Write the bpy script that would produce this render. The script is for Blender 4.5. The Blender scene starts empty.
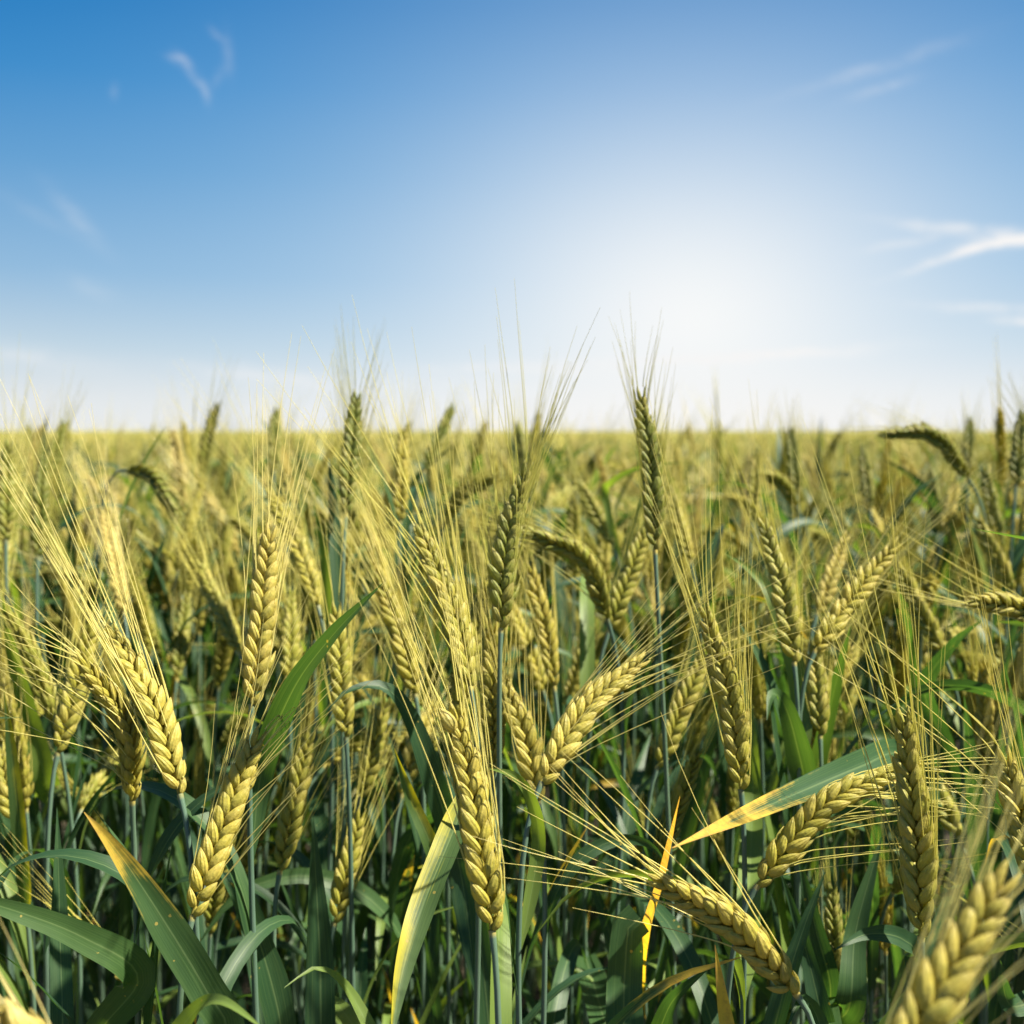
import bpy, math, random
import numpy as np
from mathutils import Vector, Matrix

R = math.radians
rng = np.random.default_rng(11)
random.seed(11)
scene = bpy.context.scene
COL = scene.collection

# ------------------------------------------------------------------ camera
F = 1098.0                       # focal length in pixels of the 1024 px frame
HORIZON = 431.0
PITCH = math.atan((512 - HORIZON) / F)
CAM = np.array([0.0, 0.0, 0.97])
cam = bpy.data.cameras.new('camera')
cam.sensor_width = 36.0
cam.lens = F / 1024 * 36.0
cam.clip_start = 0.02
cam.clip_end = 9000
cam.dof.use_dof = True
cam.dof.focus_distance = 0.51
cam.dof.aperture_fstop = 9.5
cam_o = bpy.data.objects.new('camera', cam)
cam_o.location = CAM
cam_o.rotation_euler = (R(90) - PITCH, 0, 0)
COL.objects.link(cam_o)
scene.camera = cam_o
FWD = np.array([0, math.cos(PITCH), -math.sin(PITCH)])
UP = np.array([0, math.sin(PITCH), math.cos(PITCH)])
RIGHT = np.array([1.0, 0, 0])


def at(px, py, d):
    """world point seen at a pixel of the photograph at depth d"""
    return CAM + d * (FWD + (px - 512) / F * RIGHT - (py - 512) / F * UP)


def proj(P):
    q = np.asarray(P) - CAM
    d = q @ FWD
    return np.stack([512 + F * (q @ RIGHT) / d, 512 - F * (q @ UP) / d, d], -1)


# ------------------------------------------------------------------ light
SUN_AZ, SUN_EL = R(97), R(53)
GLOW_AZ, GLOW_EL = R(9.2), R(5.6)
S = Vector((math.sin(SUN_AZ) * math.cos(SUN_EL), math.cos(SUN_AZ) * math.cos(SUN_EL), math.sin(SUN_EL)))

world = bpy.data.worlds.new("World")
scene.world = world
EXPOSURE = 1.55
SKY_GAIN = 1.0 / 2 ** EXPOSURE
world.use_nodes = True
nt = world.node_tree
nt.nodes.clear()


class NG:
    """small helper that writes shader maths"""
    def __init__(self, tree):
        self.t = tree

    def n(self, kind, **kw):
        nd = self.t.nodes.new(kind)
        for k, v in kw.items():
            setattr(nd, k, v)
        return nd

    def put(self, sock, v):
        if isinstance(v, bpy.types.NodeSocket):
            self.t.links.new(v, sock)
        else:
            sock.default_value = v

    def m(self, op, a, b=0.0, c=0.0, clamp=False):
        nd = self.n('ShaderNodeMath', operation=op, use_clamp=clamp)
        self.put(nd.inputs[0], a); self.put(nd.inputs[1], b); self.put(nd.inputs[2], c)
        return nd.outputs[0]

    def mix(self, f, a, b, blend='MIX'):
        nd = self.n('ShaderNodeMix', data_type='RGBA', blend_type=blend)
        self.put(nd.inputs[0], f)
        for s, v in ((6, a), (7, b)):
            if isinstance(v, tuple):
                v = (*v[:3], 1.0)
            self.put(nd.inputs[s], v)
        return nd.outputs[2]

    def ramp(self, f, stops, interp='LINEAR'):
        nd = self.n('ShaderNodeValToRGB')
        nd.color_ramp.interpolation = interp
        e = nd.color_ramp.elements
        while len(e) < len(stops):
            e.new(0.5)
        for i, (p, c) in enumerate(stops):
            e[i].position = p
            e[i].color = (*c[:3], 1.0) if isinstance(c, tuple) else (c, c, c, 1)
        self.put(nd.inputs[0], f)
        return nd.outputs[0]

    def noise(self, vec, scale, detail=3.0, rough=0.55, dist=0.0):
        nd = self.n('ShaderNodeTexNoise')
        if vec is not None:
            self.put(nd.inputs['Vector'], vec)
        nd.inputs['Scale'].default_value = scale
        nd.inputs['Detail'].default_value = detail
        nd.inputs['Roughness'].default_value = rough
        nd.inputs['Distortion'].default_value = dist
        return nd.outputs['Fac']


w = NG(nt)
tc = w.n('ShaderNodeTexCoord').outputs['Generated']
sep = w.n('ShaderNodeSeparateXYZ'); w.put(sep.inputs[0], tc)
dx, dy, dz = sep.outputs
el = w.m('ARCSINE', dz)                       # elevation, radians
az = w.m('ARCTAN2', dx, dy)                   # azimuth right of the view axis
sky = w.n('ShaderNodeTexSky', sky_type='NISHITA')
sky.sun_disc = False
sky.sun_elevation = SUN_EL
sky.sun_rotation = SUN_AZ
sky.altitude = 100
sky.air_density = 1.0
sky.dust_density = 1.2
sky.ozone_density = 2.5
SKY_K = 0.085
# clear-day gradient: deep blue overhead, milky towards the horizon
grad = w.ramp(w.m('DIVIDE', el, 1.5708, clamp=True), [
    (0.0, (.85, .84, .82)), (0.018, (.78, .80, .80)), (0.045, (.56, .68, .765)), (0.085, (.29, .49, .71)), (0.14, (.115, .335, .63)),
    (0.185, (.030, .240, .575)), (0.228, (.0, .175, .505)), (0.5, (.01, .12, .40)), (1.0, (.01, .09, .32))])
col = w.mix(0.012, grad, w.mix(1.0, sky.outputs[0], (SKY_K,) * 3, 'MULTIPLY'))
# broad bright haze in the lower sky
ga = w.m('MULTIPLY', w.m('SUBTRACT', az, GLOW_AZ), 0.74)
ge = w.m('SUBTRACT', el, GLOW_EL)
ang = w.m('SQRT', w.m('ADD', w.m('MULTIPLY', ga, ga), w.m('MULTIPLY', ge, ge)))
glow = w.m('MULTIPLY', w.m('EXPONENT', w.m('MULTIPLY', w.m('POWER', w.m('DIVIDE', ang, 0.168), 1.65), -1.0)), 0.95)
wide = w.m('MULTIPLY', w.m('EXPONENT', w.m('MULTIPLY', w.m('POWER', w.m('DIVIDE', ang, 0.40), 2.4), -1.0)), 0.36)
col = w.mix(wide, col, (.26, .58, .88))
col = w.mix(glow, col, (.955, .96, .955))
# wisps of cirrus: (azimuth px, elevation px, tilt deg, length px, thickness px, strength)
WISPS = [(187, 72, -12, 8, 3, .24), (201, 84, -48, 12, 3.2, .22), (213, 101, -78, 9, 3, .20), (225, 47, -35, 6, 3, .17), (236, 66, -86, 14, 4, .14), (226, 86, 60, 10, 4, .08), (84, 222, -47, 26, 6, .15), (55, 222, -25, 34, 5, .07),
         (955, 256, 15, 40, 3.2, .85), (1004, 244, 5, 34, 4.5, .8), (985, 249, 12, 30, 3, .4), (896, 246, 9, 24, 3.5, .5), (930, 229, -10, 42, 4, .38), (985, 238, -8, 50, 5, .3),
         (1020, 323, -2, 20, 3.5, .9), (985, 310, -5, 50, 4, .5), (860, 80, 12, 55, 5, .2), (872, 99, 14, 22, 4, .22),
         (755, 357, 3, 75, 4, .9), (640, 362, 2, 120, 5, .5), (560, 372, -2, 90, 4, .4), (270, 377, -6, 60, 6, .4), (20, 356, -8, 60, 8, .3),
         (124, 100, 80, 5, 3, .13), (95, 290, -20, 18, 6, .12), (420, 385, 0, 140, 8, .12)]
cn = w.n('ShaderNodeCombineXYZ'); w.put(cn.inputs[0], w.m('MULTIPLY', az, 1.0)); w.put(cn.inputs[1], w.m('MULTIPLY', el, 2.6))
tex = w.noise(cn.outputs[0], 26.0, 5.0, 0.62, 1.2)
tex = w.m('MULTIPLY_ADD', tex, 3.2, -1.05, clamp=True)
warp = w.m('MULTIPLY_ADD', w.noise(cn.outputs[0], 16.0, 2.0), 0.014, -0.007)
cloud = None
for (px, py, tilt, ln, th, k) in WISPS:
    a0 = math.atan((px - 512) / F); e0 = math.atan((HORIZON - py) / F * math.cos(a0))
    u = w.m('SUBTRACT', az, a0); v = w.m('ADD', w.m('SUBTRACT', el, e0), warp)
    c_, s_ = math.cos(R(tilt)), math.sin(R(tilt))
    p = w.m('ADD', w.m('MULTIPLY', u, c_ * F / ln), w.m('MULTIPLY', v, s_ * F / ln))
    q = w.m('ADD', w.m('MULTIPLY', u, -s_ * F / th), w.m('MULTIPLY', v, c_ * F / th))
    r2 = w.m('ADD', w.m('MULTIPLY', p, p), w.m('MULTIPLY', q, q))
    g = w.m('MULTIPLY', w.m('EXPONENT', w.m('MULTIPLY', r2, -0.7)), k)
    cloud = g if cloud is None else w.m('ADD', cloud, g)
cloud = w.m('MULTIPLY', cloud, w.m('MULTIPLY_ADD', tex, 0.75, 0.35), clamp=True)
CLOUD = cloud
col = w.mix(cloud, col, (.93, .92, .915))
band = w.m('EXPONENT', w.m('MULTIPLY', w.m('POWER', w.m('DIVIDE', w.m('MAXIMUM', el, 0.0), 0.050), 2.0), -1.0))
side = w.m('EXPONENT', w.m('MULTIPLY', w.m('POWER', w.m('DIVIDE', w.m('ABSOLUTE', w.m('SUBTRACT', az, GLOW_AZ)), 0.55), 2.0), -1.0))
col = w.mix(w.m('MULTIPLY', w.m('MULTIPLY', band, side), 0.8), col, (.955, .935, .91))      # warm haze along the horizon
bg = w.n('ShaderNodeBackground')
out = w.n('ShaderNodeOutputWorld')
w.put(bg.inputs['Color'], col)
bg.inputs['Strength'].default_value = SKY_GAIN
nt.links.new(bg.outputs[0], out.inputs[0])

sun = bpy.data.lights.new('sun', 'SUN')
sun.energy = 5.0
sun.angle = R(1.5)
sun.color = (1.0, 0.92, 0.76)
sun_o = bpy.data.objects.new('sun', sun)
sun_o.rotation_euler = S.to_track_quat('Z', 'Y').to_euler()
sun_o.location = (0, 0, 5)
COL.objects.link(sun_o)

scene.view_settings.view_transform = 'Standard'
scene.view_settings.look = 'None'
scene.view_settings.gamma = 1
scene.view_settings.exposure = EXPOSURE
scene.cycles.max_bounces = 8
scene.cycles.transmission_bounces = 6
scene.cycles.diffuse_bounces = 4
scene.cycles.sample_clamp_indirect = 6
scene.cycles.use_denoising = True


# ------------------------------------------------------------------ materials
def mat(name, build):
    m = bpy.data.materials.new(name)
    m.use_nodes = True
    t = m.node_tree
    t.nodes.clear()
    g = NG(t)
    o = g.n('ShaderNodeOutputMaterial')
    t.links.new(build(g), o.inputs['Surface'])
    return m


def leafy(g, color, trans_col, trans, rough=0.5, spec=0.4, normal=None):
    p = g.n('ShaderNodeBsdfPrincipled')
    g.put(p.inputs['Base Color'], color if not isinstance(color, tuple) else (*color, 1))
    g.put(p.inputs['Roughness'], rough)
    p.inputs['Specular IOR Level'].default_value = spec
    tr = g.n('ShaderNodeBsdfTranslucent')
    g.put(tr.inputs['Color'], trans_col if not isinstance(trans_col, tuple) else (*trans_col, 1))
    if normal is not None:
        g.put(p.inputs['Normal'], normal); g.put(tr.inputs['Normal'], normal)
    mx = g.n('ShaderNodeMixShader')
    g.put(mx.inputs[0], trans)
    g.t.links.new(p.outputs[0], mx.inputs[1]); g.t.links.new(tr.outputs[0], mx.inputs[2])
    return mx.outputs[0]


def tint_of(g, kind):
    a = g.n('ShaderNodeAttribute')
    a.attribute_type = 'OBJECT' if kind == 'OBJECT' else 'GEOMETRY'
    a.attribute_name = 'tint'
    return a.outputs['Fac']


def uv_of(g):
    s = g.n('ShaderNodeSeparateXYZ')
    g.put(s.inputs[0], g.n('ShaderNodeUVMap', uv_map='UVMap').outputs[0])
    return s.outputs[0], s.outputs[1]


def bump(g, h, strength, dist):
    b = g.n('ShaderNodeBump')
    b.inputs['Strength'].default_value = strength
    b.inputs['Distance'].default_value = dist
    g.put(b.inputs['Height'], h)
    return b.outputs[0]


def ear_mat(kind):
    def build(g):
        t = tint_of(g, kind)
        u, v = uv_of(g)
        pos = g.n('ShaderNodeNewGeometry').outputs['Position']
        base = g.ramp(t, [(0.0, (0.110, 0.175, 0.026)), (0.35, (0.29, 0.345, 0.045)), (0.65, (0.51, 0.47, 0.065)), (1.0, (0.78, 0.66, 0.25))])  # lowest stop: green ears, darkened in colour for the backlit shade of skyline ones
        wn = g.n('ShaderNodeTexWhiteNoise', noise_dimensions='1D')
        g.put(wn.inputs['W'], g.m('ADD', g.m('FLOOR', u), g.m('MULTIPLY', t, 77.0)))
        own = wn.outputs['Value']                       # every husk a little different
        base = g.mix(g.m('MULTIPLY', g.m('SUBTRACT', own, 0.55, clamp=True), 0.9), base, (0.17, 0.22, 0.03))
        base = g.mix(g.m('MULTIPLY', g.m('SUBTRACT', 0.35, own, clamp=True), 1.1), base, (0.70, 0.55, 0.16))
        cv = g.n('ShaderNodeCombineXYZ'); g.put(cv.inputs[0], g.m('MULTIPLY', u, 17.0)); g.put(cv.inputs[1], g.m('MULTIPLY', v, 2.2)); g.put(cv.inputs[2], t)
        rib = g.noise(cv.outputs[0], 1.0, 3.0, 0.6)
        n1 = g.noise(pos, 160.0, 2.0)
        base = g.mix(g.m('MULTIPLY', g.m('MULTIPLY', n1, g.m('MULTIPLY_ADD', t, 0.7, 0.15)), 0.9), base, (0.57, 0.43, 0.07))
        n2 = g.noise(pos, 420.0, 2.0)
        base = g.mix(g.m('MULTIPLY', g.m('SUBTRACT', n2, 0.44, clamp=True), 1.6), base, (0.13, 0.17, 0.03))
        n3 = g.noise(pos, 95.0, 4.0, 0.7)
        base = g.mix(g.m('MULTIPLY', g.m('SUBTRACT', n3, 0.60, clamp=True), 3.2, clamp=True), base, (0.40, 0.25, 0.06))
        # pale dry edge towards each husk's tip
        base = g.mix(g.m('MULTIPLY', g.m('SUBTRACT', v, 0.62, clamp=True), 0.9), base, (0.66, 0.53, 0.22))
        vein = g.m('SINE', g.m('MULTIPLY', u, 62.832))
        base = g.mix(g.m('MULTIPLY', g.m('SUBTRACT', rib, 0.45, clamp=True), 1.3), base, (0.68, 0.56, 0.18))
        nrm = bump(g, g.m('ADD', g.m('ADD', g.m('MULTIPLY', vein, 0.5), g.m('MULTIPLY', rib, 3.0)), g.m('MULTIPLY', n2, 2.5)), 0.6, 0.0003)
        tc_ = g.mix(0.45, base, (0.72, 0.66, 0.07))
        return leafy(g, base, tc_, 0.42, 0.48, 0.45, nrm)
    return build


def awn_mat(kind):
    def build(g):
        t = tint_of(g, kind)
        u, v = uv_of(g)
        base = g.ramp(t, [(0.0, (0.28, 0.31, 0.05)), (0.5, (0.68, 0.65, 0.15)), (1.0, (0.84, 0.74, 0.36))])
        base = g.mix(g.m('MULTIPLY', v, 0.35), base, (0.84, 0.70, 0.28))
        return leafy(g, base, g.mix(0.5, base, (0.86, 0.80, 0.22)), 0.42, 0.30, 0.6)
    return build


def leaf_mat(kind, dry=0.0, yellow=0.0, pale=0.0):
    def build(g):
        t = tint_of(g, kind)
        u, v = uv_of(g)
        pos = g.n('ShaderNodeNewGeometry').outputs['Position']
        base = g.ramp(t, [(0.0, (0.012, 0.042, 0.020)), (0.5, (0.024, 0.070, 0.022)), (1.0, (0.075, 0.135, 0.022))])
        base = g.mix(g.m('MULTIPLY', g.noise(pos, 38.0, 3.0), 0.45), base, (0.028, 0.076, 0.032))
        if pale:
            base = g.mix(pale, base, (0.20, 0.28, 0.045))
        cv = g.n('ShaderNodeCombineXYZ'); g.put(cv.inputs[0], g.m('MULTIPLY', u, 26.0)); g.put(cv.inputs[1], g.m('MULTIPLY', v, 2.6)); g.put(cv.inputs[2], g.m('MULTIPLY', t, 37.0))
        streak = g.noise(cv.outputs[0], 1.0, 4.0, 0.65)
        base = g.mix(g.m('MULTIPLY', g.m('SUBTRACT', streak, 0.48, clamp=True), 2.2, clamp=True), base, (0.085, 0.145, 0.050))
        base = g.mix(g.m('MULTIPLY', g.m('SUBTRACT', 0.46, streak, clamp=True), 2.4, clamp=True), base, (0.016, 0.050, 0.022))
        vein = g.m('SINE', g.m('MULTIPLY', u, 88.0))
        base = g.mix(g.m('MULTIPLY_ADD', vein, 0.03, 0.03), base, (0.14, 0.23, 0.10))
        rib = g.m('EXPONENT', g.m('MULTIPLY', g.m('POWER', g.m('SUBTRACT', u, 0.5), 2.0), -1800.0))
        base = g.mix(g.m('MULTIPLY', rib, 0.4), base, (0.20, 0.28, 0.12))
        blotch = g.noise(pos, 55.0, 4.0, 0.6)
        edge = g.m('ABSOLUTE', g.m('SUBTRACT', g.m('MULTIPLY', u, 2.0), 1.0))
        if dry:
            f = g.m('ADD', v, g.m('MULTIPLY', g.m('SUBTRACT', blotch, 0.5), 0.35))
            f = g.m('ADD', f, g.m('MULTIPLY', g.m('SUBTRACT', streak, 0.5), 0.42))
            f = g.m('ADD', f, g.m('MULTIPLY', g.m('POWER', edge, 3.0), 0.10))
            k = g.m('MULTIPLY', g.m('SUBTRACT', f, 1.0 - dry), 9.0, clamp=True)
            base = g.mix(k, base, (0.50, 0.35, 0.05))
            k2 = g.m('MULTIPLY', g.m('SUBTRACT', f, 1.06 - dry * 0.45), 9.0, clamp=True)
            base = g.mix(k2, base, (0.42, 0.25, 0.08))
            base = g.mix(g.m('MULTIPLY', k, g.m('MULTIPLY', g.m('SUBTRACT', g.noise(pos, 130.0, 4.0, 0.7), 0.5, clamp=True), 3.0, clamp=True)), base, (0.20, 0.10, 0.03))
        if yellow:
            f = g.m('ADD', g.m('MULTIPLY', u, 0.9), g.m('MULTIPLY', g.m('SUBTRACT', blotch, 0.5), 0.8))
            f = g.m('ADD', f, g.m('MULTIPLY', g.m('SUBTRACT', streak, 0.5), 0.9))
            f = g.m('ADD', f, g.m('MULTIPLY', v, 0.25))
            k = g.m('MULTIPLY', g.m('SUBTRACT', f, 1.05 - yellow), 2.2, clamp=True)
            base = g.mix(k, base, (0.38, 0.34, 0.018))
        # rusty specks
        vo = g.n('ShaderNodeTexVoronoi'); vo.inputs['Scale'].default_value = 210.0
        g.put(vo.inputs['Vector'], pos)
        sp = g.m('MULTIPLY', g.m('LESS_THAN', vo.outputs['Distance'], 0.16), g.m('GREATER_THAN', blotch, 0.60))
        base = g.mix(g.m('MULTIPLY', sp, 0.7), base, (0.34, 0.26, 0.06))
        nrm = bump(g, g.m('ADD', g.m('MULTIPLY', streak, 4.0), g.m('MULTIPLY', blotch, 2.5)), 0.16, 0.0003)
        tcol = g.mix(1.0, base, (2.6, 2.5, 0.7), 'MULTIPLY')
        return leafy(g, base, tcol, 0.34, 0.48, 0.38, nrm)
    return build


def stem_mat(kind):
    def build(g):
        t = tint_of(g, kind)
        u, v = uv_of(g)
        pos = g.n('ShaderNodeNewGeometry').outputs['Position']
        base = g.ramp(t, [(0.0, (0.06, 0.125, 0.075)), (0.6, (0.10, 0.17, 0.085)), (1.0, (0.22, 0.28, 0.09))])
        base = g.mix(g.m('MULTIPLY', g.noise(pos, 30.0, 3.0), 0.6), base, (0.14, 0.20, 0.175))
        # yellowish collar right under the ear
        k = g.m('MULTIPLY', g.m('MULTIPLY', g.m('SUBTRACT', 0.010, v), 160.0, clamp=True), g.m('MULTIPLY_ADD', t, 1.2, 0.15, clamp=True))
        base = g.mix(k, base, (0.52, 0.40, 0.08))
        line = g.m('SINE', g.m('MULTIPLY', u, 70.0))
        return leafy(g, base, base, 0.08, 0.42, 0.45, bump(g, line, 0.2, 0.0001))
    return build


MAT = {}
for kind in ('OBJECT', 'GEOMETRY'):
    s = '' if kind == 'OBJECT' else '_far'
    MAT['ear' + s] = mat('ear_husk' + s, ear_mat(kind))
    MAT['awn' + s] = mat('awn' + s, awn_mat(kind))
    MAT['stem' + s] = mat('stem_wax' + s, stem_mat(kind))
    MAT['leaf' + s] = mat('leaf_green' + s, leaf_mat(kind))
MAT['leaf_dry'] = mat('leaf_dry_tip', leaf_mat('OBJECT', dry=0.22))
MAT['leaf_dry_more'] = mat('leaf_dry_half', leaf_mat('OBJECT', dry=0.36))
MAT['leaf_yellow'] = mat('leaf_yellowing', leaf_mat('OBJECT', yellow=0.46, pale=0.2))
MAT['leaf_pale'] = mat('leaf_pale', leaf_mat('OBJECT', pale=0.6))
MAT['leaf_straw'] = mat('leaf_straw', leaf_mat('OBJECT', dry=1.2))


# ------------------------------------------------------------------ mesh helpers
class Buf:
    def __init__(self):
        self.v, self.uv, self.f, self.m, self.n = [], [], [], [], 0

    def add(self, v, uv, faces, mi=0):
        v = np.asarray(v, float)
        for f in faces:
            f = np.asarray(f, int)
            if len(f):
                self.f.append(f + self.n); self.m.append(np.full(len(f), mi))
        self.v.append(v); self.uv.append(np.asarray(uv, float)); self.n += len(v)

    def arrays(self):
        return np.concatenate(self.v), np.concatenate(self.uv), self.f, self.m

    def mesh(self, name, mats, tint=None):
        V, UV, Fs, Ms = self.arrays()
        return make_mesh(name, V, UV, Fs, Ms, mats, tint)


def make_mesh(name, V, UV, Fs, Ms, mats, tint=None):
    me = bpy.data.meshes.new(name)
    nl = sum(f.size for f in Fs); nf = sum(len(f) for f in Fs)
    me.vertices.add(len(V)); me.vertices.foreach_set('co', np.ascontiguousarray(V, np.float32).ravel())
    me.loops.add(nl); me.polygons.add(nf)
    li = np.concatenate([f.ravel() for f in Fs]).astype(np.int32)
    sizes = np.concatenate([np.full(len(f), f.shape[1]) for f in Fs])
    me.loops.foreach_set('vertex_index', li)
    me.polygons.foreach_set('loop_start', np.concatenate([[0], np.cumsum(sizes)[:-1]]).astype(np.int32))
    me.polygons.foreach_set('material_index', np.concatenate(Ms).astype(np.int32))
    me.polygons.foreach_set('use_smooth', np.ones(nf, bool))
    uvl = me.uv_layers.new(name='UVMap')
    uvl.data.foreach_set('uv', np.ascontiguousarray(UV[li], np.float32).ravel())
    if tint is not None:
        a = me.attributes.new('tint', 'FLOAT', 'POINT')
        a.data.foreach_set('value', np.ascontiguousarray(tint, np.float32))
    for m in mats:
        me.materials.append(m)
    me.update(calc_edges=True)
    me.validate()
    return me


def nrm(a):
    a = np.asarray(a, float)
    return a / (np.linalg.norm(a, axis=-1, keepdims=True) + 1e-12)


def spline(P, n):
    """catmull-rom through the points, resampled evenly"""
    P = np.asarray(P, float)
    if len(P) == 2:
        return P[0] + np.linspace(0, 1, n)[:, None] * (P[1] - P[0])
    Q = np.vstack([2 * P[0] - P[1], P, 2 * P[-1] - P[-2]])
    o = []
    for i in range(1, len(Q) - 2):
        t = np.linspace(0, 1, 24, endpoint=False)[:, None]
        p0, p1, p2, p3 = Q[i - 1], Q[i], Q[i + 1], Q[i + 2]
        o.append(0.5 * (2 * p1 + (p2 - p0) * t + (2 * p0 - 5 * p1 + 4 * p2 - p3) * t ** 2 + (3 * p1 - p0 - 3 * p2 + p3) * t ** 3))
    o = np.vstack(o + [P[-1:]])
    s = np.concatenate([[0], np.cumsum(np.linalg.norm(np.diff(o, axis=0), axis=1))])
    x = np.linspace(0, s[-1], n)
    return np.stack([np.interp(x, s, o[:, k]) for k in range(3)], 1)


def bezier(p0, p1, p2, p3, n):
    t = np.linspace(0, 1, n)[:, None]
    return (1 - t) ** 3 * p0 + 3 * (1 - t) ** 2 * t * p1 + 3 * (1 - t) * t ** 2 * p2 + t ** 3 * p3


def tangents(C):
    return nrm(np.gradient(C, axis=0))


def frames(C, ref):
    T = tangents(C)
    N = np.zeros_like(C)
    r = np.asarray(ref, float)
    for i in range(len(C)):
        r = r - T[i] * (r @ T[i])
        if np.linalg.norm(r) < 1e-6:
            r = np.cross(T[i], [0.3, 0.5, 0.8])
        r = r / np.linalg.norm(r)
        N[i] = r
    return T, N, np.cross(T, N)


def grid_faces(rows, cols, wrap):
    i = np.arange(rows - 1)[:, None]; c = cols if wrap else cols - 1
    j = np.arange(c)[None, :]; j2 = (j + 1) % cols
    a = i * cols + j; b = i * cols + j2; d = (i + 1) * cols + j2; e = (i + 1) * cols + j
    return np.stack([a, b, d, e], -1).reshape(-1, 4)


def tube(buf, C, rad, sides=6, mi=0, ref=(0.2, -1, 0.1)):
    T, N, B = frames(C, ref)
    a = np.linspace(0, 2 * math.pi, sides, endpoint=False)
    rad = np.broadcast_to(rad, len(C))
    ring = N[:, None, :] * np.cos(a)[None, :, None] + B[:, None, :] * np.sin(a)[None, :, None]
    V = C[:, None, :] + ring * rad[:, None, None]
    s = np.linspace(0, 1, len(C))
    UV = np.stack(np.broadcast_arrays(np.linspace(0, 1, sides)[None, :], s[:, None]), -1).reshape(-1, 2)
    buf.add(V.reshape(-1, 3), UV, [grid_faces(len(C), sides, True)], mi)


# ------------------------------------------------------------------ the plant
def kernel_template(rings, sides):
    if rings >= 7:
        t = np.array([0, .10, .24, .42, .62, .80, .92, 1.0]); r = np.array([.50, .78, .97, 1.0, .84, .53, .24, .06])
    elif rings >= 5:
        t = np.array([0, .2, .48, .78, 1.0]); r = np.array([.5, .93, 1.0, .6, .07])
    else:
        t = np.array([0, .4, 1.0]); r = np.array([.35, 1.0, .1])
    a = np.linspace(0, 2 * math.pi, sides, endpoint=False)
    # x along, y width, z thickness (outer face fuller than the inner one)
    w_, z_ = np.cos(a), np.sin(a)
    z_ = np.where(z_ < 0, z_ * 0.6, z_ * 1.0)
    belly = np.sin(np.pi * t) * 0.25
    V = np.stack([np.broadcast_to(t[:, None], (len(t), sides)), r[:, None] * w_[None, :], r[:, None] * z_[None, :] + belly[:, None]], -1)
    UV = np.stack(np.broadcast_arrays((np.arange(sides) / sides)[None, :], t[:, None]), -1)
    return V.reshape(-1, 3), UV.reshape(-1, 2), grid_faces(len(t), sides, True)


KT = {3: kernel_template(7, 10), 2: kernel_template(7, 8), 1: kernel_template(5, 6), 0: kernel_template(3, 4)}


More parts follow.
